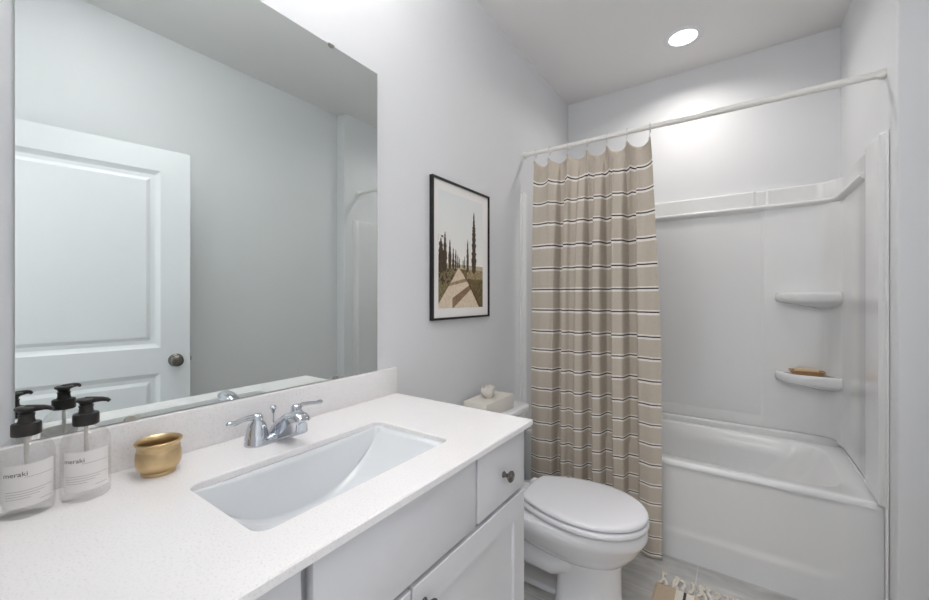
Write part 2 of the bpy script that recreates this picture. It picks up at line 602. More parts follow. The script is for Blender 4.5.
# side panels
for side in (1, -1):
    b = B()
    X = (lambda x: x) if side == 1 else (lambda x: AX - x)
    ys = [2.088, 2.090, 2.118, 2.122, 2.135, 2.300, 2.335, 2.36, 2.62, 2.76, 2.80, 2.815]
    xs = [AX - g, 1.5185, 1.518, 1.512, 1.503, 1.501, 1.505, 1.511, 1.511, 1.509, 1.503, 1.492]
    rows = []
    for k, z in enumerate((0.497, LED - 0.012, ST - 0.006, ST, ST)):
        rows.append([])
        for y, x in zip(ys, xs):
            zq = z
            if k == 0 and y < TF + 0.016:
                zq = RIM + 0.003
            xq = x if k < 3 else (x + 0.005 if k == 3 else AX - g)
            rows[-1].append(b.verts.new((X(min(xq, AX - g)), y, zq)))
    grid_faces(b, rows)
    # the front flange runs to the floor beside the apron
    xa, xb = sorted((X(1.518), X(AX - g)))
    box(b, xa, 2.090, 0.002, xb, 2.126, RIM + 0.006, 0.002)
    link('side_panel', b, M['acrylic'], sur, ang=30)


# ledge lip: along the back wall and a short way along each side
def ledge(bm):
    path = [(0.021, 2.34), (0.024, 2.80), (0.045, 2.848), (0.10, 2.866), (1.42, 2.866), (1.476, 2.848), (1.498, 2.80), (1.503, 2.34)]
    inner = []
    n = len(path)
    for i, (x, y) in enumerate(path):
        a = Vector(path[max(0, i - 1)]); c = Vector(path[min(n - 1, i + 1)])
        t = (c - a).normalized()
        inner.append(Vector((-t.y * -1, t.x * -1)))     # towards the room
    prof2 = [(-0.012, -0.026), (0.004, -0.018), (0.011, -0.007), (0.013, 0.001), (0.010, 0.006), (0.003, 0.008), (-0.012, 0.009)]
    rows = []
    for (x, y), nn in zip(path, inner):
        rows.append([bm.verts.new((x + nn.x * o_, y + nn.y * o_, LED + dz)) for o_, dz in prof2])
    grid_faces(bm, rows)
    bm.faces.new(rows[0]); bm.faces.new(list(reversed(rows[-1])))


b = B(); ledge(b); link('ledge', b, M['acrylic'], sur, ang=50)


def corner_shelf(bm, ztop, L=0.268, D=0.112):
    cx, cy = 1.507, 2.873
    def outline(k, z):
        pts = [Vector((cx, cy, z)), Vector((cx - L * k, cy, z))]
        d, l = D * k, L * k
        n = 18
        for q in range(1, n + 1):       # round free end
            a = PI / 2 * q / n
            pts.append(Vector((cx - l + 0.105 * k * (1 - math.cos(a)), cy - 0.92 * d * math.sin(a), z)))
        for q in range(1, 7):
            t = q / 6
            pts.append(Vector((cx - l + 0.105 * k + (l - 0.105 * k) * t, cy - d * (0.92 + 0.08 * math.sin(PI / 2 * t)), z)))
        return pts
    loft(bm, [outline(0.35, ztop - 0.084), outline(0.62, ztop - 0.069), outline(0.84, ztop - 0.058), outline(0.93, ztop - 0.052), outline(0.975, ztop - 0.047), outline(1.0, ztop - 0.036),
              outline(1.0, ztop - 0.014), outline(0.985, ztop - 0.004), outline(0.96, ztop), outline(0.92, ztop - 0.0035)])


S1, S2 = 1.297, 0.850
for zt in (S1, S2):
    b = B(); corner_shelf(b, zt); link('shelf', b, M['acrylic'], sur, ang=60)

# soap and its dish on the lower shelf
sd = thing('soap_dish', 'small wooden soap dish on the lower corner shelf of the shower', 'soap dish', (1.372, 2.817, S2 - 0.0030))
b = B()
loft(b, [rrect(1.312, 2.787, 1.432, 2.847, 0.012, S2 - 0.0030), rrect(1.296, 2.777, 1.448, 2.857, 0.014, S2 + 0.021),
         rrect(1.300, 2.781, 1.444, 2.853, 0.012, S2 + 0.021), rrect(1.317, 2.792, 1.427, 2.842, 0.010, S2 + 0.004)])
link('dish', b, M['wood'], sd, ang=50)
sb = B(); box(sb, 1.322, 2.797, S2 + 0.0042, 1.422, 2.837, S2 + 0.032, 0.010, 3)
tag(link('soap_bar', sb, M['soap'], loc=(1.372, 2.817, S2 + 0.0042)), 'tan bar of soap lying in the wooden dish', 'soap')

# ------------------------------------------------------------------ curtain rod, rings and curtain
RODZ, RODY = 2.130, 2.145
rod = thing('curtain_rod', 'white straight rod spanning the tub alcove from wall to wall', 'curtain rod', (0.762, RODY, RODZ))
b = B(); tube(b, [(0.012, RODY, RODZ), (0.80, RODY, RODZ)], 0.0125, 20); tube(b, [(0.78, RODY, RODZ), (AX - 0.012, RODY, RODZ)], 0.0145, 20)
link('tube', b, M['rod'], rod)
for x, s in ((0.0005, 1), (AX - 0.0005, -1)):
    b = B(); lathe(b, [(0.021, 0), (0.021, 0.006), (0.018, 0.016), (0.0165, 0.022)], (x, RODY, RODZ), (s, 0, 0), 24)
    link('end_flange', b, M['rod'], rod)

HOOK = [0.078, 0.166, 0.277, 0.384, 0.490, 0.592, 0.700]
CY = 2.118
ring0 = None
RL = ['white ring at the far left of the curtain rod, next to the picture wall', 'second white curtain ring from the picture wall', 'third white curtain ring from the picture wall',
      'middle white curtain ring, fourth along the striped curtain', 'third white curtain ring from the free edge of the curtain', 'second white curtain ring from the free edge of the curtain',
      'white curtain ring at the free right corner of the striped curtain']
for i, hx in enumerate(HOOK):
    if ring0 is None:
        ring0 = thing('curtain_ring', RL[0], 'curtain ring', (hx, RODY, RODZ), 'curtain rings on the rod')
        b = B(); torus(b, (hx, RODY, RODZ - 0.0045), (1, 0.12, 0), 0.0215, 0.0026)
        link('ring', b, M['ring'], ring0)
        b = B(); tube(b, [(hx, RODY - 0.006, RODZ - 0.024), (hx, RODY - 0.014, RODZ - 0.036), (hx, CY + 0.004, RODZ - 0.056), (hx, CY - 0.004, RODZ - 0.074), (hx, CY - 0.009, RODZ - 0.066)], 0.0021, 8)
        link('hook', b, M['ring'], ring0)
    else:
        copy_tree(ring0, (hx, RODY, RODZ), RL[i])

CTOP, CBOT = 2.066, 0.008
# heights of the black lines along the free edge: the weave's stripes draw closer together down the cloth
LINES = [2.10, 1.939, 1.815, 1.695, 1.565, 1.435, 1.315, 1.199, 1.078, 0.972, 0.863, 0.749, 0.652, 0.557, 0.459, 0.361, 0.273, 0.192, 0.113, 0.032, -0.06]


def weave_v(z):
    for k in range(len(LINES) - 1):
        if z >= LINES[k + 1] or k == len(LINES) - 2:
            t = (LINES[k] - z) / (LINES[k] - LINES[k + 1])
            return 0.12 * (30 - (k + t))


def fold(x, q):
    """depth of the cloth at x; q = 0 at the top, 1 at the hem"""
    def band(a, c, e):
        return 0.5 * (math.tanh((x - a) / e) - math.tanh((x - c) / e))
    d = 0.0
    e = 0.0045 + 0.003 * q
    for a, c, dep in ((0.214, 0.252, 0.085), (0.292, 0.336, 0.035), (0.390, 0.431, 0.080), (0.482, 0.530, 0.090), (0.588, 0.645, 0.095)):
        sh = 0.010 * math.sin(2.2 * q + a * 9)
        d += dep * band(a + sh, c + sh, e) * (1.0 if q > 0.25 else 0.75 + q)
    d += 0.007 * math.sin((x - 0.07) / 0.098 * 2 * PI + 1.2 * q)
    return d


def curtain(bm):
    nx, nz = 460, 150
    uvl = bm.loops.layers.uv.new('UVMap')
    uvs = {}
    rows = []
    for j in range(nz + 1):
        q = j / nz
        row = []
        for i in range(nx + 1):
            s = i / nx
            xl = 0.083 - 0.003 * q
            xr = 0.706 + 0.048 * min(1, q * 2.0) ** 0.7 + 0.011 * q
            x = xl + (xr - xl) * s
            xt = 0.078 + (0.700 - 0.078) * s
            sag, pouch = 0.0, 0.0
            for a, c in zip(HOOK[:-1], HOOK[1:]):
                if a <= xt <= c:
                    r = (xt - a) / (c - a)
                    sag = 4 * r * (1 - r)
                    pouch = math.sin(PI * r) ** 0.7
            fall = math.exp(-q * 11.0)
            peak = math.exp(-q * 30) * max(0, 1 - sag / 0.35)
            z = CTOP + (CBOT - CTOP) * q - 0.020 * sag * fall + 0.008 * peak
            f = fold(x, q)
            top = math.exp(-q * 9)
            base = 2.070 + 0.058 * math.exp(-q * 6)
            y = base + f * (1 - top) + top * (-0.018 + 0.052 * pouch)
            lim = TF - 0.004 + max(0.0, z - RIM - 0.03) * 0.6
            y = min(y, lim)
            vtx = bm.verts.new((x, y, z))
            uvs[vtx] = (s * 1.1, weave_v(CTOP + (CBOT - CTOP) * q))
            row.append(vtx)
        rows.append(row)
    grid_faces(bm, rows)
    for f in bm.faces:
        for l in f.loops:
            l[uvl].uv = uvs[l.vert]


b = B(); curtain(b)
cur = link('shower_curtain', b, M['curtain'], loc=(0.41, CY, CBOT), ang=80)
sm_ = cur.modifiers.new('thickness', 'SOLIDIFY'); sm_.thickness = 0.0012; sm_.offset = 0
tag(cur, 'beige linen shower curtain with thin white and black stripes drawn to the left', 'shower curtain')

# ------------------------------------------------------------------ vanity cabinet
VY0, VY1 = 0.062, 1.034
FX = 0.529
van = thing('vanity_cabinet', 'pale grey vanity cabinet with shaker doors under the white worktop', 'vanity cabinet', (0.27, 0.55, 0))
CARC = 0.900
b = B()
box(b, 0.016, VY0, 0.10, FX - 0.010, VY0 + 0.018, CARC); box(b, 0.016, VY1 - 0.018, 0.0, FX - 0.002, VY1, CARC)
box(b, 0.016, VY0 + 0.018, 0.10, FX - 0.028, VY1 - 0.018, 0.118); box(b, 0.016, VY0 + 0.018, 0.118, 0.024, VY1 - 0.018, CARC)
box(b, FX - 0.028, VY0 + 0.018, 0.10, FX - 0.010, VY1 - 0.018, CARC)
box(b, 0.44, VY0, 0.0, 0.455, VY1 - 0.018, 0.10)
link('carcass', b, M['cabinet'], van, sm=False)
FT = 0.548


def slab_front(ya, yb, za, zb):
    bm = B(); box(bm, FX, ya, za, FT, yb, zb, 0.0022, 2); return bm


def knob(bm, y, z):
    lathe(bm, [(0.0085, 0), (0.0085, 0.002), (0.0055, 0.005), (0.0052, 0.012), (0.011, 0.017), (0.0148, 0.021), (0.0150, 0.024), (0.012, 0.027), (0.0, 0.0285)], (FT, y, z), (1, 0, 0), 24)


ZT, ZM = 0.894, 0.728
dr = link('drawer', slab_front(0.7835, 1.030, ZM, ZT), M['cabinet'], van)
b = B(); knob(b, 0.906, 0.803); link('knob', b, M['nickel'], dr)
dr = link('drawer', slab_front(VY0 + 0.004, 0.321, ZM, ZT), M['cabinet'], van)
b = B(); knob(b, 0.192, 0.803); link('knob', b, M['nickel'], dr)
link('false_front', slab_front(0.340, 0.7735, ZM, ZT), M['cabinet'], van)


def shaker(ya, yb, za, zb):
    bm = B()
    W = 0.062
    ins = 0.008
    loops = []
    for x, d in ((FX, 0), (FT - 0.0018, 0), (FT, 0.0018), (FT, W), (FT - ins, W + 0.001)):
        loops.append([Vector((x, ya + d, za + d)), Vector((x, yb - d, za + d)), Vector((x, yb - d, zb - d)), Vector((x, ya + d, zb - d))])
    loft(bm, loops)
    return bm


for ya, yb, ky in ((VY0 + 0.004, 0.5485, 0.518), (0.5545, 1.030, 0.585)):
    d_ = link('door', shaker(ya, yb, 0.125, 0.716), M['cabinet'], van, sm=False)
    b = B(); knob(b, ky, 0.672); link('knob', b, M['nickel'], d_)

# ------------------------------------------------------------------ worktop, backsplash, sink
CZ = 0.9165
CB = 0.901
SX0, SX1, SY0, SY1 = 0.203, 0.464, 0.304, 0.780
b = B()
outer = [Vector(p) for p in ((0.002, 0.026, 0), (0.5675, 0.026, 0), (0.5675, 1.046, 0), (0.002, 1.046, 0))]
inner = rrect(SX0, SY0, SX1, SY1, 0.024, 0, 7)


def ring_edges(bm, pts, z):
    vs = [bm.verts.new((p.x, p.y, z)) for p in pts]
    return vs, [bm.edges.new((vs[i], vs[(i + 1) % len(vs)])) for i in range(len(vs))]


bev = 0.0025
def off(pts, d, hole):
    if hole:
        return rrect(SX0 - d, SY0 - d, SX1 + d, SY1 + d, 0.024 + d, 0, 7)
    return [Vector((pts[0].x, pts[0].y + d, 0)), Vector((pts[1].x - d, pts[1].y + d, 0)), Vector((pts[2].x - d, pts[2].y - d, 0)), Vector((pts[3].x, pts[3].y - d, 0))]


ot, oe = ring_edges(b, off(outer, bev, False), CZ)
it, ie = ring_edges(b, off(inner, bev, True), CZ)
bmesh.ops.triangle_fill(b, use_beauty=True, edges=oe + ie)
ob_, oeb = ring_edges(b, outer, CB)
ib, ieb = ring_edges(b, inner, CB)
bmesh.ops.triangle_fill(b, use_beauty=True, edges=oeb + ieb)
om = [b.verts.new((p.x, p.y, CZ - bev)) for p in outer]
im = [b.verts.new((p.x, p.y, CZ - bev)) for p in inner]
grid_faces(b, [ot, om, ob_], closed=True); grid_faces(b, [it, im, ib], closed=True)
ctr = thing('worktop', 'white quartz worktop with a sink cutout on the grey vanity', 'worktop', (0.28, 0.54, CB))
link('slab', b, M['quartz'], ctr, ang=25)
b = B(); box(b, 0.002, 0.026, CZ, 0.020, 1.046, 1.0115, 0.0015, 2); tag(link('backsplash', b, M['quartz'], loc=(0.011, 0.54, CZ)), 'low white quartz backsplash strip along the wall beneath the mirror', 'backsplash')

sink = thing('sink', 'rectangular white undermount sink with sloping ends set in the worktop', 'sink', (0.332, 0.54, CB))
b = B()
ny, ns = 64, 40
e = 0.004


def basin_sheet(bm, grow):
    rows = []
    for j in range(ny + 1):
        t = -1 + 2 * j / ny
        y = 0.5415 + t * ((SY1 - SY0) / 2 + e + grow)
        dep = 0.136 * (1 - abs(t) ** 2.4) ** 0.92 + grow
        cor = 0.0
        dd = (1 - abs(t)) * ((SY1 - SY0) / 2 + e)
        R = 0.026
        if dd < R:
            cor = R - math.sqrt(max(0, R * R - (R - dd) ** 2))
        xa, xb = SX0 - e - grow + cor, SX1 + e + grow - cor
        row = []
        for i in range(ns + 1):
            a = i / ns
            # steep long walls meeting the sloping floor in a tight curve
            k = min(a, 1 - a) / 0.40
            side = xa if a < 0.5 else xb
            sg = 1 if a < 0.5 else -1
            if k <= 0.5:
                x = side + sg * 0.012 * (k / 0.5); z = 0.86 * (k / 0.5)
            elif k <= 1.0:
                f = (k - 0.5) / 0.5 * PI / 2
                x = side + sg * (0.012 + 0.026 * (1 - math.cos(f))); z = 0.86 + 0.14 * math.sin(f)
            else:
                f = (a - 0.40) / 0.20
                x = xa + 0.038 + (xb - xa - 0.076) * f; z = 1.0
            row.append(bm.verts.new((x, y, CB - 0.001 - dep * z)))
        rows.append(row)
    grid_faces(bm, rows)
    return rows


r1 = basin_sheet(b, 0.0)
link('basin', b, M['basin'], sink, ang=70)
sm_ = sink.children[0].modifiers.new('thickness', 'SOLIDIFY'); sm_.thickness = 0.008; sm_.offset = -1
b = B(); lathe(b, [(0.024, 0), (0.024, 0.003), (0.019, 0.004), (0.019, 0.001), (0.015, 0.001), (0.015, 0.007), (0.0, 0.009)], (0.335, 0.5415, CB - 0.136), (0, 0, 1), 28)
link('drain', b, M['chrome'], sink)

# ------------------------------------------------------------------ faucet
FXC, FYC = 0.098, 0.541
fau = thing('faucet', 'chrome two-handle faucet behind the sink on the worktop', 'faucet', (FXC, FYC, CZ))
b = B()
def stad(h, r, dx=0.0, hl=0.052):
    out = []
    for c, a0 in ((hl, 0), (-hl, PI)):
        for k in range(13):
            a = a0 + PI * k / 12
            out.append(Vector((FXC + dx + r * math.cos(a), FYC + c + r * math.sin(a), CZ + h)))
    return out
loft(b, [stad(0, 0.0285), stad(0.004, 0.0285), stad(0.013, 0.026), stad(0.018, 0.0225)])
link('base_plate', b, M['chrome'], fau, ang=60)
for s in (-1, 1):
    hy = FYC + s * 0.052
    b = B()
    lathe(b, [(0.0275, 0.014), (0.0265, 0.020), (0.0245, 0.022), (0.0240, 0.034), (0.0195, 0.049), (0.0140, 0.056), (0.0135, 0.060), (0.0135, 0.066), (0.010, 0.072), (0.0, 0.0735)], (FXC, hy, CZ), (0, 0, 1), 28)
    hd = link('handle', b, M['chrome'], fau, ang=60)
    b = B()
    pts = [(FXC, hy, CZ + 0.064), (FXC + 0.002, hy + s * 0.018, CZ + 0.068), (FXC + 0.004, hy + s * 0.036, CZ + 0.0675), (FXC + 0.006, hy + s * 0.054, CZ + 0.0645), (FXC + 0.008, hy + s * 0.068, CZ + 0.0655), (FXC + 0.009, hy + s * 0.073, CZ + 0.0665)]
    tube(b, pts, [0.0072, 0.0064, 0.0056, 0.0058, 0.0066, 0.0030], 12)
    link('lever', b, M['chrome'], hd, ang=60)
b = B()
path = [(-0.020, 0.016), (-0.006, 0.036), (0.018, 0.055), (0.048, 0.071), (0.078, 0.0795), (0.100, 0.080), (0.115, 0.074), (0.121, 0.064)]
under = [(0.024, 0.006), (0.040, 0.015), (0.056, 0.029), (0.072, 0.044), (0.087, 0.056), (0.099, 0.060), (0.107, 0.059), (0.111, 0.056)]
wid = [0.0245, 0.0235, 0.0215, 0.0195, 0.0185, 0.018, 0.0175, 0.015]
loops = []
for (tx, tz), (ux, uz), w in zip(path, under, wid):
    T = Vector((FXC + tx, FYC, CZ + tz)); U = Vector((FXC + ux, FYC, CZ + uz))
    L = []
    for yy, k in ((-1, 0.0), (-1, 0.45), (-0.86, 0.80), (-0.5, 0.97), (0, 1.0), (0.5, 0.97), (0.86, 0.80), (1, 0.45), (1, 0.0), (0.6, -0.03), (0, -0.04), (-0.6, -0.03)):
        p = U.lerp(T, k); p.y += yy * w
        L.append(p)
    loops.append(L)
loft(b, loops)
link('spout', b, M['chrome'], fau, ang=50)
b = B(); lathe(b, [(0.0115, 0), (0.0115, 0.018), (0.0125, 0.020), (0.0125, 0.026)], (FXC + 0.101, FYC, CZ + 0.037), (0.12, 0, 1), 24)
link('aerator', b, M['chrome'], fau)
b = B(); tube(b, [(FXC - 0.020, FYC, CZ + 0.010), (FXC - 0.020, FYC, CZ + 0.068)], 0.0022, 8)
lathe(b, [(0.0025, 0.058), (0.004, 0.062), (0.0045, 0.066), (0.0075, 0.071), (0.0078, 0.075), (0.005, 0.078), (0.0, 0.0785)], (FXC - 0.020, FYC, CZ), (0, 0, 1), 16)
link('lift_rod', b, M['chrome'], fau)

# ------------------------------------------------------------------ mirror
mir = thing('wall_mirror', 'large frameless wall mirror held by small clips above the worktop', 'mirror', (0.001, 0.54, 1.013))
b = B(); box(b, 0.001, 0.111, 1.013, 0.0065, 0.962, 2.068, 0.0008, 1)
link('glass', b, M['mirror'], mir, sm=False)
b = B(); box(b, 0.0005, 0.112, 1.0118, 0.0035, 0.9635, 2.068)
link('backing', b, M['dark'], mir, sm=False)
for y, z, s in ((0.272, 1.0125, 1), (0.785, 1.0125, 1), (0.272, 2.069, -1), (0.768, 2.069, -1)):
    b = B()
    half = [Vector((0.0068, y + 0.011 * math.cos(PI * k / 10), z + s * 0.010 * math.sin(PI * k / 10))) for k in range(11)]
    h2 = [p + Vector((0.0025, 0, 0)) for p in half]
    loft(b, [half, h2])
    box(b, 0.0006, y - 0.009, min(z - s * 0.0012, z), 0.009, y + 0.009, max(z - s * 0.0012, z) )
    link('clip', b, M['satin'], mir)

# ------------------------------------------------------------------ soap dispensers
def wrap_text(txt, size, ang0, z, R, c, bm, spin):
    cu = bpy.data.curves.new('txt', 'FONT'); cu.body = txt; cu.size = size
    o = bpy.data.objects.new('txt', cu); COL.objects.link(o)
    bpy.context.view_layer.update()
    dg = bpy.context.evaluated_depsgraph_get()
    me = bpy.data.meshes.new_from_object(o.evaluated_get(dg))
    t = B(); t.from_mesh(me)
    bmesh.ops.triangulate(t, faces=t.faces)
    for v in t.verts:
        a = ang0 + v.co.x / R
        v.co = (c[0] + R * math.cos(a), c[1] + R * math.sin(a), c[2] + z + v.co.y)
    merge(bm, t)
    bpy.data.objects.remove(o); bpy.data.curves.remove(cu); bpy.data.meshes.remove(me)


BR = 0.0335


def dispenser(loc, label, face):
    c = Vector(loc)
    t = thing('soap_dispenser', label, 'soap dispenser', loc, 'soap bottles by the mirror')
    b = B()
    lathe(b, [(BR - 0.004, 0), (BR - 0.001, 0.002), (BR, 0.006), (BR, 0.098), (BR - 0.002, 0.107), (BR - 0.007, 0.116), (BR - 0.014, 0.123), (BR - 0.019, 0.127), (0.0125, 0.131), (0.0125, 0.140)], c, (0, 0, 1), 48, True, False)
    link('bottle', b, M['clear'], t, ang=50)
    b = B(); lathe(b, [(0.0172, 0.128), (0.0180, 0.129), (0.0180, 0.146), (0.0168, 0.148), (0.0115, 0.149), (0.0100, 0.152), (0.0095, 0.158), (0.0105, 0.161), (0.0105, 0.162), (0, 0.162)], c, (0, 0, 1), 32)
    pu = link('pump', b, M['black'], t)
    b = B()
    d = Vector((math.cos(NOZ), math.sin(NOZ), 0))
    lathe(b, [(0.0075, 0.158), (0.0085, 0.163), (0.010, 0.167), (0.0140, 0.170), (0.0145, 0.173), (0.012, 0.1745), (0, 0.175)], c, (0, 0, 1), 24)
    tube(b, [c + Vector((0, 0, 0.1702)), c + d * 0.013 + Vector((0, 0, 0.1712)), c + d * 0.024 + Vector((0, 0, 0.1712)), c + d * 0.031 + Vector((0, 0, 0.1695)), c + d * 0.034 + Vector((0, 0, 0.1665))], [0.007, 0.0054, 0.0042, 0.0035, 0.0029], 12, squash=1.0)
    link('nozzle', b, M['black'], pu)
    b = B(); tube(b, [c + Vector((0, 0, 0.140)), c + Vector((0, 0, 0.09)), c + Vector((0.003, 0.004, 0.012))], 0.0032, 10)
    link('dip_tube', b, M['tube'], t)
    # paper label round the front
    b = B()
    rows = []
    n = 36
    for z in (0.020, 0.088):
        rows.append([b.verts.new(c + Vector(((BR + 0.0004) * math.cos(face + (k / n - 0.5) * 1.95), (BR + 0.0004) * math.sin(face + (k / n - 0.5) * 1.95), z))) for k in range(n + 1)])
    grid_faces(b, rows)
    lb = link('label', b, M['label'], t)
    b = B()
    wrap_text('meraki', 0.0105, face - 0.93, 0.070, BR + 0.0009, c, b, 1)
    link('lettering', b, M['ink'], lb, sm=False)
    b = B()
    for k, (z, a0, a1) in enumerate(((0.067, -0.2, 0.85), (0.046, -0.85, 0.85), (0.042, -0.85, 0.5), (0.038, -0.85, 0.3), (0.034, -0.85, 0.0), (0.027, 0.3, 0.85))):
        rows = []
        for zz_ in (z, z + 0.0009):
            rows.append([b.verts.new(c + Vector(((BR + 0.0009) * math.cos(face + a0 + (a1 - a0) * q / 12), (BR + 0.0009) * math.sin(face + a0 + (a1 - a0) * q / 12), zz_))) for q in range(13)])
        grid_faces(b, rows)
    link('fine_print', b, M['fineink'], lb, sm=False)
    return t


NOZ = 0.95
dispenser((0.084, 0.116, CZ), 'clear soap bottle with black pump at the left end of the worktop', 0.02)
dispenser((0.092, 0.187, CZ), 'clear soap bottle with black pump standing next to the brass pot', -0.15)

# ------------------------------------------------------------------ brass pot
b = B()
lathe(b, [(0.0285, 0), (0.0290, 0.003), (0.0275, 0.006), (0.0310, 0.009), (0.0360, 0.016), (0.0378, 0.024), (0.0380, 0.034), (0.0376, 0.042), (0.0362, 0.0475), (0.0352, 0.049), (0.0362, 0.0515), (0.0352, 0.055), (0.0362, 0.059),
          (0.0395, 0.063), (0.0402, 0.0652), (0.0388, 0.067), (0.0345, 0.064), (0.0325, 0.058), (0.0335, 0.045), (0.0335, 0.030), (0.028, 0.012), (0.0, 0.010)], (0.088, 0.296, CZ), (0, 0, 1), 56)
tag(link('brass_pot', b, M['brass'], loc=(0.088, 0.296, CZ), ang=50), 'small squat brass pot with flared rim on the worktop', 'pot')

# ------------------------------------------------------------------ framed picture
PY0, PY1, PZ0, PZ1 = 1.254, 1.712, 1.174, 1.786
pic = thing('framed_picture', 'black framed print of a cypress lined road on the wall', 'picture', (0.0, 1.495, PZ0))
b = B()
loops = []
for x, d in ((0.002, 0.0), (0.019, 0.0), (0.020, 0.001), (0.020, 0.0085), (0.019, 0.0095), (0.010, 0.0095)):
    loops.append([Vector((x, PY0 + d, PZ0 + d)), Vector((x, PY1 - d, PZ0 + d)), Vector((x, PY1 - d, PZ1 - d)), Vector((x, PY0 + d, PZ1 - d))])
loft(b, loops, True, False)
link('frame', b, M['frame'], pic, sm=False)
b = B(); box(b, 0.006, PY0 + 0.0092, PZ0 + 0.0095, 0.0125, PY1 - 0.0095, PZ1 - 0.0095)
mo = link('mat_board', b, M['paper'], pic, sm=False)


def lin(c):
    return srgb(*c)[:3]


def mixc(a, c, t):
    return tuple(p + (q - p) * t for p, q in zip(a, c))


rnd = random.Random(3)
noise_tab = [[rnd.random() for _ in range(64)] for _ in range(64)]


def nz_(x, y):
    i, j = int(math.floor(x)), int(math.floor(y)); fx, fy = x - i, y - j
    g_ = lambda a, c: noise_tab[a % 64][c % 64]
    return (g_(i, j) * (1 - fx) + g_(i + 1, j) * fx) * (1 - fy) + (g_(i, j + 1) * (1 - fx) + g_(i + 1, j + 1) * fx) * fy


TREES = [  # x, base, top, half width, dark
    (0.05, 0.30, 0.60, 0.060), (0.13, 0.31, 0.66, 0.040), (0.23, 0.33, 0.60, 0.032), (0.30, 0.34, 0.53, 0.026), (0.355, 0.345, 0.52, 0.020), (0.40, 0.35, 0.48, 0.016),
    (0.435, 0.35, 0.45, 0.012), (0.52, 0.355, 0.44, 0.012), (0.555, 0.35, 0.47, 0.014), (0.625, 0.32, 0.63, 0.028), (0.775, 0.31, 0.90, 0.055)]


def art(u, v):
    hz = 0.345
    n = nz_(u * 40, v * 60); n2 = nz_(u * 90 + 7, v * 110 + 3)
    if v > hz:
        c = mixc((252, 249, 243), (234, 237, 236), min(1, (v - hz) / 0.62) ** 0.8)
        hill = 0.375 + 0.02 * nz_(u * 6 + 2, 1.5)
        if v < hill:
            c = (196, 182, 156)
    else:
        # ground
        left = 0.40 - 0.45 * ((hz - v) / hz) ** 1.05
        right = 0.44 + 0.46 * ((hz - v) / hz) ** 0.85
        c = mixc((176, 158, 120), (110, 92, 60), n * 0.8)
        if u > right:
            c = mixc((150, 128, 84), (70, 58, 34), n2)
            if v > 0.26 and u > 0.6:
                c = mixc((190, 174, 140), (120, 100, 66), n2)
        elif left < u:
            c = mixc((236, 220, 198), (218, 198, 172), n)
            # shadows of the trees across the road
            s = (u - 0.28) * 0.42
            if 0.0 + s - 0.01 < v < 0.085 + s * 0.75 and u > 0.28:
                c = mixc((132, 104, 78), (160, 130, 102), n)
            if 0.165 + u * 0.12 < v < 0.185 + u * 0.14:
                c = mixc((176, 150, 122), (150, 124, 96), n)
            if abs(u - 0.60 - (0.30 - v) * 0.0) < 0.012 * 0:
                c = (150, 130, 100)
        else:
            c = mixc((160, 144, 106), (92, 78, 50), n2)
            if v > 0.2 and n > 0.6:
                c = (70, 58, 38)
        if 0 < u - right < 0.05 * (hz - v) / hz + 0.01:
            c = mixc((70, 56, 36), (110, 90, 56), n2)
    for tx, tb, tt, tw in TREES:
        if tb < v < tt:
            q = (v - tb) / (tt - tb)
            w = tw * (min(1, q / 0.10) ** 0.5) * (1 - q ** 2.2) ** 0.75
            w *= 0.75 + 0.5 * nz_(v * 70 + tx * 50, tx * 31)
            if abs(u - tx) < w:
                c = mixc((62, 48, 34), (100, 78, 52), n2 * (0.5 + 0.5 * (u - tx) / max(w, 1e-4)))
    # a leafy branch at the left edge
    if u < 0.10 and 0.34 < v < 0.62 and nz_(u * 60 + 11, v * 45 + 5) > 0.62:
        c = (74, 62, 44)
    return lin(c)


b = B()
AY0, AY1, AZ0, AZ1 = 1.300, 1.654, 1.224, 1.736
nu, nv = 150, 200
cl = b.verts.layers.float_color.new('ink')
rows = []
for j in range(nv + 1):
    row = []
    for i in range(nu + 1):
        u, v = i / nu, j / nv
        vt = b.verts.new((0.0130, AY0 + (AY1 - AY0) * u, AZ0 + (AZ1 - AZ0) * v))
        vt[cl] = (*art(u, v), 1)
        row.append(vt)
    rows.append(row)
grid_faces(b, rows)
link('print', b, M['print'], pic, sm=False)

# ------------------------------------------------------------------ toilet
TY = 1.605
toi = thing('toilet', 'white two-piece toilet with closed lid between vanity and curtain', 'toilet', (0.4, TY, 0))


def egg(xb, xf, hw, z, back=0.55, n=44):
    """egg outline in plan: xb back, xf front, half width hw; back = width share at the back edge"""
    out = []
    xm = xb + (xf - xb) * 0.50
    for k in range(n):
        a = 2 * PI * k / n
        c_, s_ = math.cos(a), math.sin(a)
        if c_ >= 0:
            x = xm + (xf - xm) * c_; y = hw * s_
        else:
            x = xm - (xm - xb) * abs(c_) ** 0.62
            w = hw * (back + (1 - back) * abs(s_) ** 1.0)
            y = math.copysign(w * min(1, abs(s_) ** 0.45 if abs(s_) < 1 else 1), s_) if abs(s_) > 1e-6 else 0.0
        out.append(Vector((x, TY + y, z)))
    return out


b = B()
loft(b, [egg(0.36, 0.670, 0.085, 0.205, 0.7), egg(0.31, 0.696, 0.114, 0.230, 0.7), egg(0.25, 0.724, 0.142, 0.258, 0.7), egg(0.21, 0.750, 0.164, 0.292, 0.65), egg(0.18, 0.768, 0.178, 0.326, 0.62), egg(0.165, 0.776, 0.182, 0.335, 0.60),
         egg(0.165, 0.781, 0.184, 0.350, 0.60), egg(0.165, 0.779, 0.183, 0.376, 0.60), egg(0.17, 0.772, 0.177, 0.382, 0.60)])
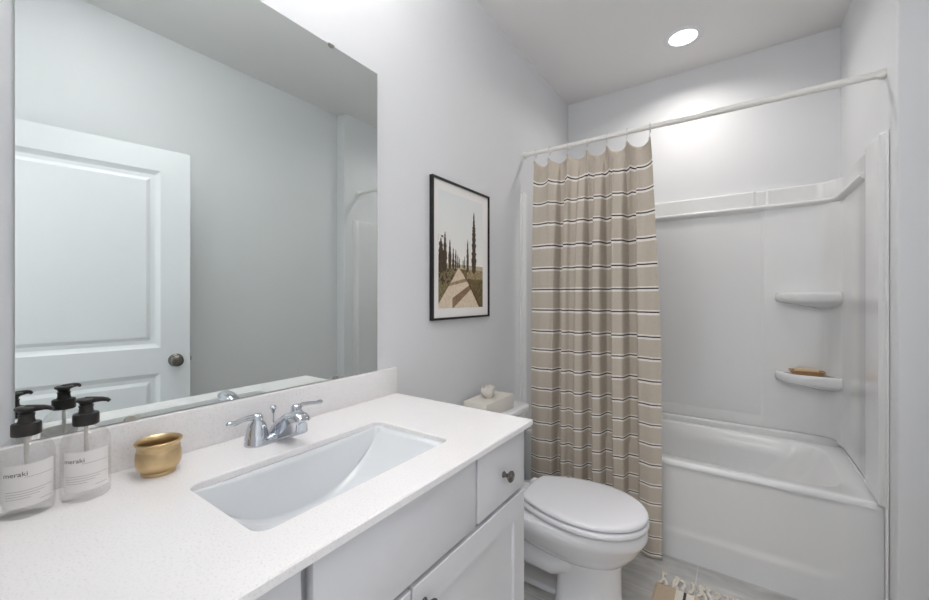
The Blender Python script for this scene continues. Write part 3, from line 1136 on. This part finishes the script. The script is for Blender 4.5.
# front column
loft(b, [egg(0.428, 0.700, 0.102, 0.0, 0.85), egg(0.428, 0.701, 0.103, 0.018, 0.85), egg(0.432, 0.694, 0.097, 0.036, 0.85), egg(0.434, 0.686, 0.092, 0.11, 0.85), egg(0.432, 0.685, 0.093, 0.20, 0.85), egg(0.42, 0.690, 0.102, 0.246, 0.85)])
# deck that carries the tank, low rear foot and the looping trapway
box(b, 0.03, TY - 0.115, 0.325, 0.30, TY + 0.115, 0.384, 0.012, 3)
box(b, 0.10, TY - 0.030, 0.0, 0.45, TY + 0.070, 0.030, 0.012, 3)
box(b, 0.06, TY - 0.055, 0.03, 0.20, TY + 0.055, 0.335, 0.03, 4)
for s in (-1, 1):
    tube(b, [(0.52, TY + s * 0.050, 0.205), (0.43, TY + s * 0.066, 0.182), (0.34, TY + s * 0.070, 0.192), (0.27, TY + s * 0.066, 0.235), (0.22, TY + s * 0.058, 0.290), (0.20, TY + s * 0.05, 0.34)], [0.040, 0.052, 0.056, 0.058, 0.058, 0.05], 18)
link('bowl', b, M['porcelain'], toi, ang=60)
for s in (-1, 1):
    b = B(); lathe(b, [(0.013, 0), (0.013, 0.006), (0.009, 0.013), (0.0, 0.015)], (0.36, TY + s * 0.136, 0.0), (0, 0, 1), 16)
    link('bolt_cap', b, M['porcelain'], toi)


def seat_loop(z, g_, n=60):
    xb, xf, xm, hw, hb = 0.305 + 0, 0.784, 0.555, 0.186, 0.112
    pts = []
    # front half ellipse
    for k in range(n // 2 + 1):
        a = -PI / 2 + PI * k / (n // 2)
        pts.append((xm + (xf - xm - g_) * math.cos(a), (hw - g_) * math.sin(a)))
    # far side back to hinge
    m_ = 12
    for k in range(1, m_ + 1):
        t = k / m_
        x = xm - (xm - xb - g_) * t
        w = (hw - g_) - (hw - hb) * t ** 2.0
        if t == 1: x += 0.0
        pts.append((x, w))
    for k in range(1, 6):
        t = k / 6
        pts.append((xb + g_ - 0.012 * math.sin(PI * t), (hb - g_) * (1 - 2 * t)))
    for k in range(m_, 0, -1):
        t = k / m_
        pts.append((xm - (xm - xb - g_) * t, -((hw - g_) - (hw - hb) * t ** 2.0)))
    return [Vector((x, TY + y, z)) for x, y in pts]


b = B(); loft(b, [seat_loop(0.3895, 0.020), seat_loop(0.3905, 0.003), seat_loop(0.398, -0.001), seat_loop(0.409, 0.000), seat_loop(0.413, 0.005), seat_loop(0.4142, 0.022)])
link('seat', b, M['seat'], toi, ang=60)
b = B(); loft(b, [seat_loop(0.4212, 0.022), seat_loop(0.4222, 0.003), seat_loop(0.430, 0.002), seat_loop(0.436, 0.006), seat_loop(0.4385, 0.013), seat_loop(0.440, 0.03), seat_loop(0.4425, 0.08)])
link('lid', b, M['seat'], toi, ang=60)
for s in (-1, 1):
    b = B(); box(b, 0.268, TY + s * 0.075 - 0.022, 0.384, 0.312, TY + s * 0.075 + 0.022, 0.424, 0.008, 3)
    link('hinge', b, M['seat'], toi)


def tankloop(xa, xb, hw, r, z):
    L = rrect(xa, TY - hw, xb, TY + hw, r, z, 8)
    return L


b = B(); loft(b, [tankloop(0.022, 0.165, 0.175, 0.045, 0.384), tankloop(0.020, 0.175, 0.19, 0.05, 0.41), tankloop(0.016, 0.192, 0.222, 0.055, 0.702)])
link('tank', b, M['porcelain'], toi, ang=50)
b = B(); loft(b, [tankloop(0.012, 0.200, 0.230, 0.06, 0.702), tankloop(0.009, 0.205, 0.235, 0.062, 0.707), tankloop(0.009, 0.205, 0.235, 0.062, 0.722), tankloop(0.012, 0.202, 0.232, 0.06, 0.729), tankloop(0.022, 0.192, 0.222, 0.055, 0.732)])
link('tank_lid', b, M['porcelain'], toi, ang=50)
b = B(); lathe(b, [(0.014, 0), (0.014, 0.006), (0.009, 0.012), (0.0, 0.013)], (0.188, TY - 0.165, 0.655), (1, 0, 0), 16)
tube(b, [(0.199, TY - 0.165, 0.655), (0.204, TY - 0.13, 0.652), (0.204, TY - 0.095, 0.645)], [0.005, 0.0055, 0.007], 10)
link('flush_lever', b, M['chrome'], toi)

# tissue box on the tank
TZ = 0.732
tb = thing('tissue_box', 'low cream tissue box on the toilet tank lid', 'tissue box', (0.098, 1.575, TZ))
b = B(); box(b, 0.035, 1.452, TZ, 0.160, 1.705, TZ + 0.068, 0.002, 2); link('carton', b, M['box'], tb)
b = B()
rr = random.Random(5)
for k in range(7):       # crumpled petals of tissue pulled up through the slot
    a = 2 * PI * k / 7
    loops = []
    base = Vector((0.098, 1.565, TZ + 0.066))
    rows = []
    for i in range(7):
        t = i / 6
        row = []
        for j in range(7):
            s = -1 + j / 3
            rad_ = (0.012 + 0.024 * math.sin(min(1, t * 1.15) * PI * 0.66)) * (1 + 0.10 * rr.uniform(-1, 1))
            w_ = (0.35 + 0.35 * t) * s
            hh = 0.056 * t * (1 + 0.10 * rr.uniform(-1, 1)) - 0.008 * s * s * t + 0.005 * math.sin(5 * s + k)
            row.append(b.verts.new(base + Vector((rad_ * math.cos(a + w_) * 0.9, rad_ * math.sin(a + w_), hh))))
        rows.append(row)
    grid_faces(b, rows)
o = link('tissue', b, M['tissue'], tb, ang=80)
sm_ = o.modifiers.new('thickness', 'SOLIDIFY'); sm_.thickness = 0.0015
ss = o.modifiers.new('smooth', 'SUBSURF'); ss.levels = ss.render_levels = 1

# ------------------------------------------------------------------ rug
rug = thing('bath_rug', 'beige striped cotton bath rug with tasselled end on the tile floor', 'rug', (1.06, 1.45, 0))
b = B()
uvl = b.loops.layers.uv.new('UVMap')
RX0, RX1, RY0, RY1 = 0.762, 1.37, 0.98, 1.913
rows = []; uvs = {}
for z0_, xs_ in ((0, None),):
    nx, ny_ = 80, 100
    for j in range(ny_ + 1):
        row = []
        for i in range(nx + 1):
            x = RX0 + (RX1 - RX0) * i / nx; y = RY0 + (RY1 - RY0) * j / ny_
            z = 0.010 + 0.0012 * math.sin(x * 31 + y * 9) * math.sin(y * 23)
            edge = min(i, nx - i, j, ny_ - j)
            if edge == 0:
                z = 0.002
            vt = b.verts.new((x, y, z)); uvs[vt] = (x, y); row.append(vt)
        rows.append(row)
grid_faces(b, rows)
for f in b.faces:
    for l in f.loops:
        l[uvl].uv = uvs[l.vert]
link('woven_mat', b, M['rug'], rug, ang=80)
nt_ = 25
for end, yy, dirn in ((0, RY1, 1), (1, RY0, -1)):
    for k in range(nt_):
        b = B()
        x = RX0 + 0.012 + (RX1 - RX0 - 0.024) * k / (nt_ - 1)
        rr = random.Random(k + 50 * end)
        lean = rr.uniform(-0.02, 0.02)
        L = 0.070 + rr.uniform(-0.01, 0.006)
        pts_a, pts_b = [], []
        for q in range(15):
            t = q / 14
            tw = t * 2.6 * 2 * PI
            cx_, cy_ = x + lean * t + 0.006 * math.sin(t * 5 + k), yy + dirn * (L * t - 0.004)
            rad_ = 0.0042 * (1 - 0.3 * t)
            pts_a.append((cx_ + rad_ * math.cos(tw), cy_, 0.0085 + rad_ * 0.7 * math.sin(tw)))
            pts_b.append((cx_ - rad_ * math.cos(tw), cy_, 0.0085 - rad_ * 0.7 * math.sin(tw)))
        tube(b, pts_a, 0.0045, 7); tube(b, pts_b, 0.0045, 7)
        # loose knot at the end
        torus(b, (x + lean, yy + dirn * L, 0.0075), (0.3, 0.2, 1), 0.0065, 0.004, 12, 6)
        link('tassel', b, M['fringe'], rug)

# ------------------------------------------------------------------ lamps
for nm, (lx, ly), lb in (('recessed_light', (0.81, 2.513), 'round recessed ceiling light glowing above the bathtub'),):
    dl = thing(nm, lb, 'ceiling light', (lx, ly, CEIL))
    b = B(); lathe(b, [(0.068, -0.001), (0.072, -0.006), (0.096, -0.0045), (0.100, -0.002), (0.100, 0.0)], (lx, ly, CEIL), (0, 0, 1), 48, False, False)
    link('trim_ring', b, M['trim'], dl)
    b = B(); lathe(b, [(0.0, -0.0068), (0.068, -0.0060)], (lx, ly, CEIL), (0, 0, 1), 48, False, False)
    link('lens', b, M['lamp'], dl)
# vanity light bar above the mirror, just outside the photograph
vl = thing('vanity_light', 'three-globe vanity light bar on the wall above the mirror', 'wall light', (0.0, 0.54, 2.46))
b = B(); box(b, 0.001, 0.22, 2.43, 0.025, 0.86, 2.49, 0.006, 2); link('bar', b, M['chrome'], vl)
for y in (0.29, 0.54, 0.79):
    b = B(); tube(b, [(0.024, y, 2.46), (0.135, y, 2.46), (0.150, y, 2.455), (0.155, y, 2.435)], 0.008, 10); ar = link('arm', b, M['chrome'], vl)
    b = B(); lathe(b, [(0.0, -0.125), (0.035, -0.121), (0.056, -0.10), (0.062, -0.070), (0.054, -0.038), (0.032, -0.012), (0.018, 0)], (0.155, y, 2.435), (0, 0, 1), 24)
    link('globe', b, M['globe'], ar)
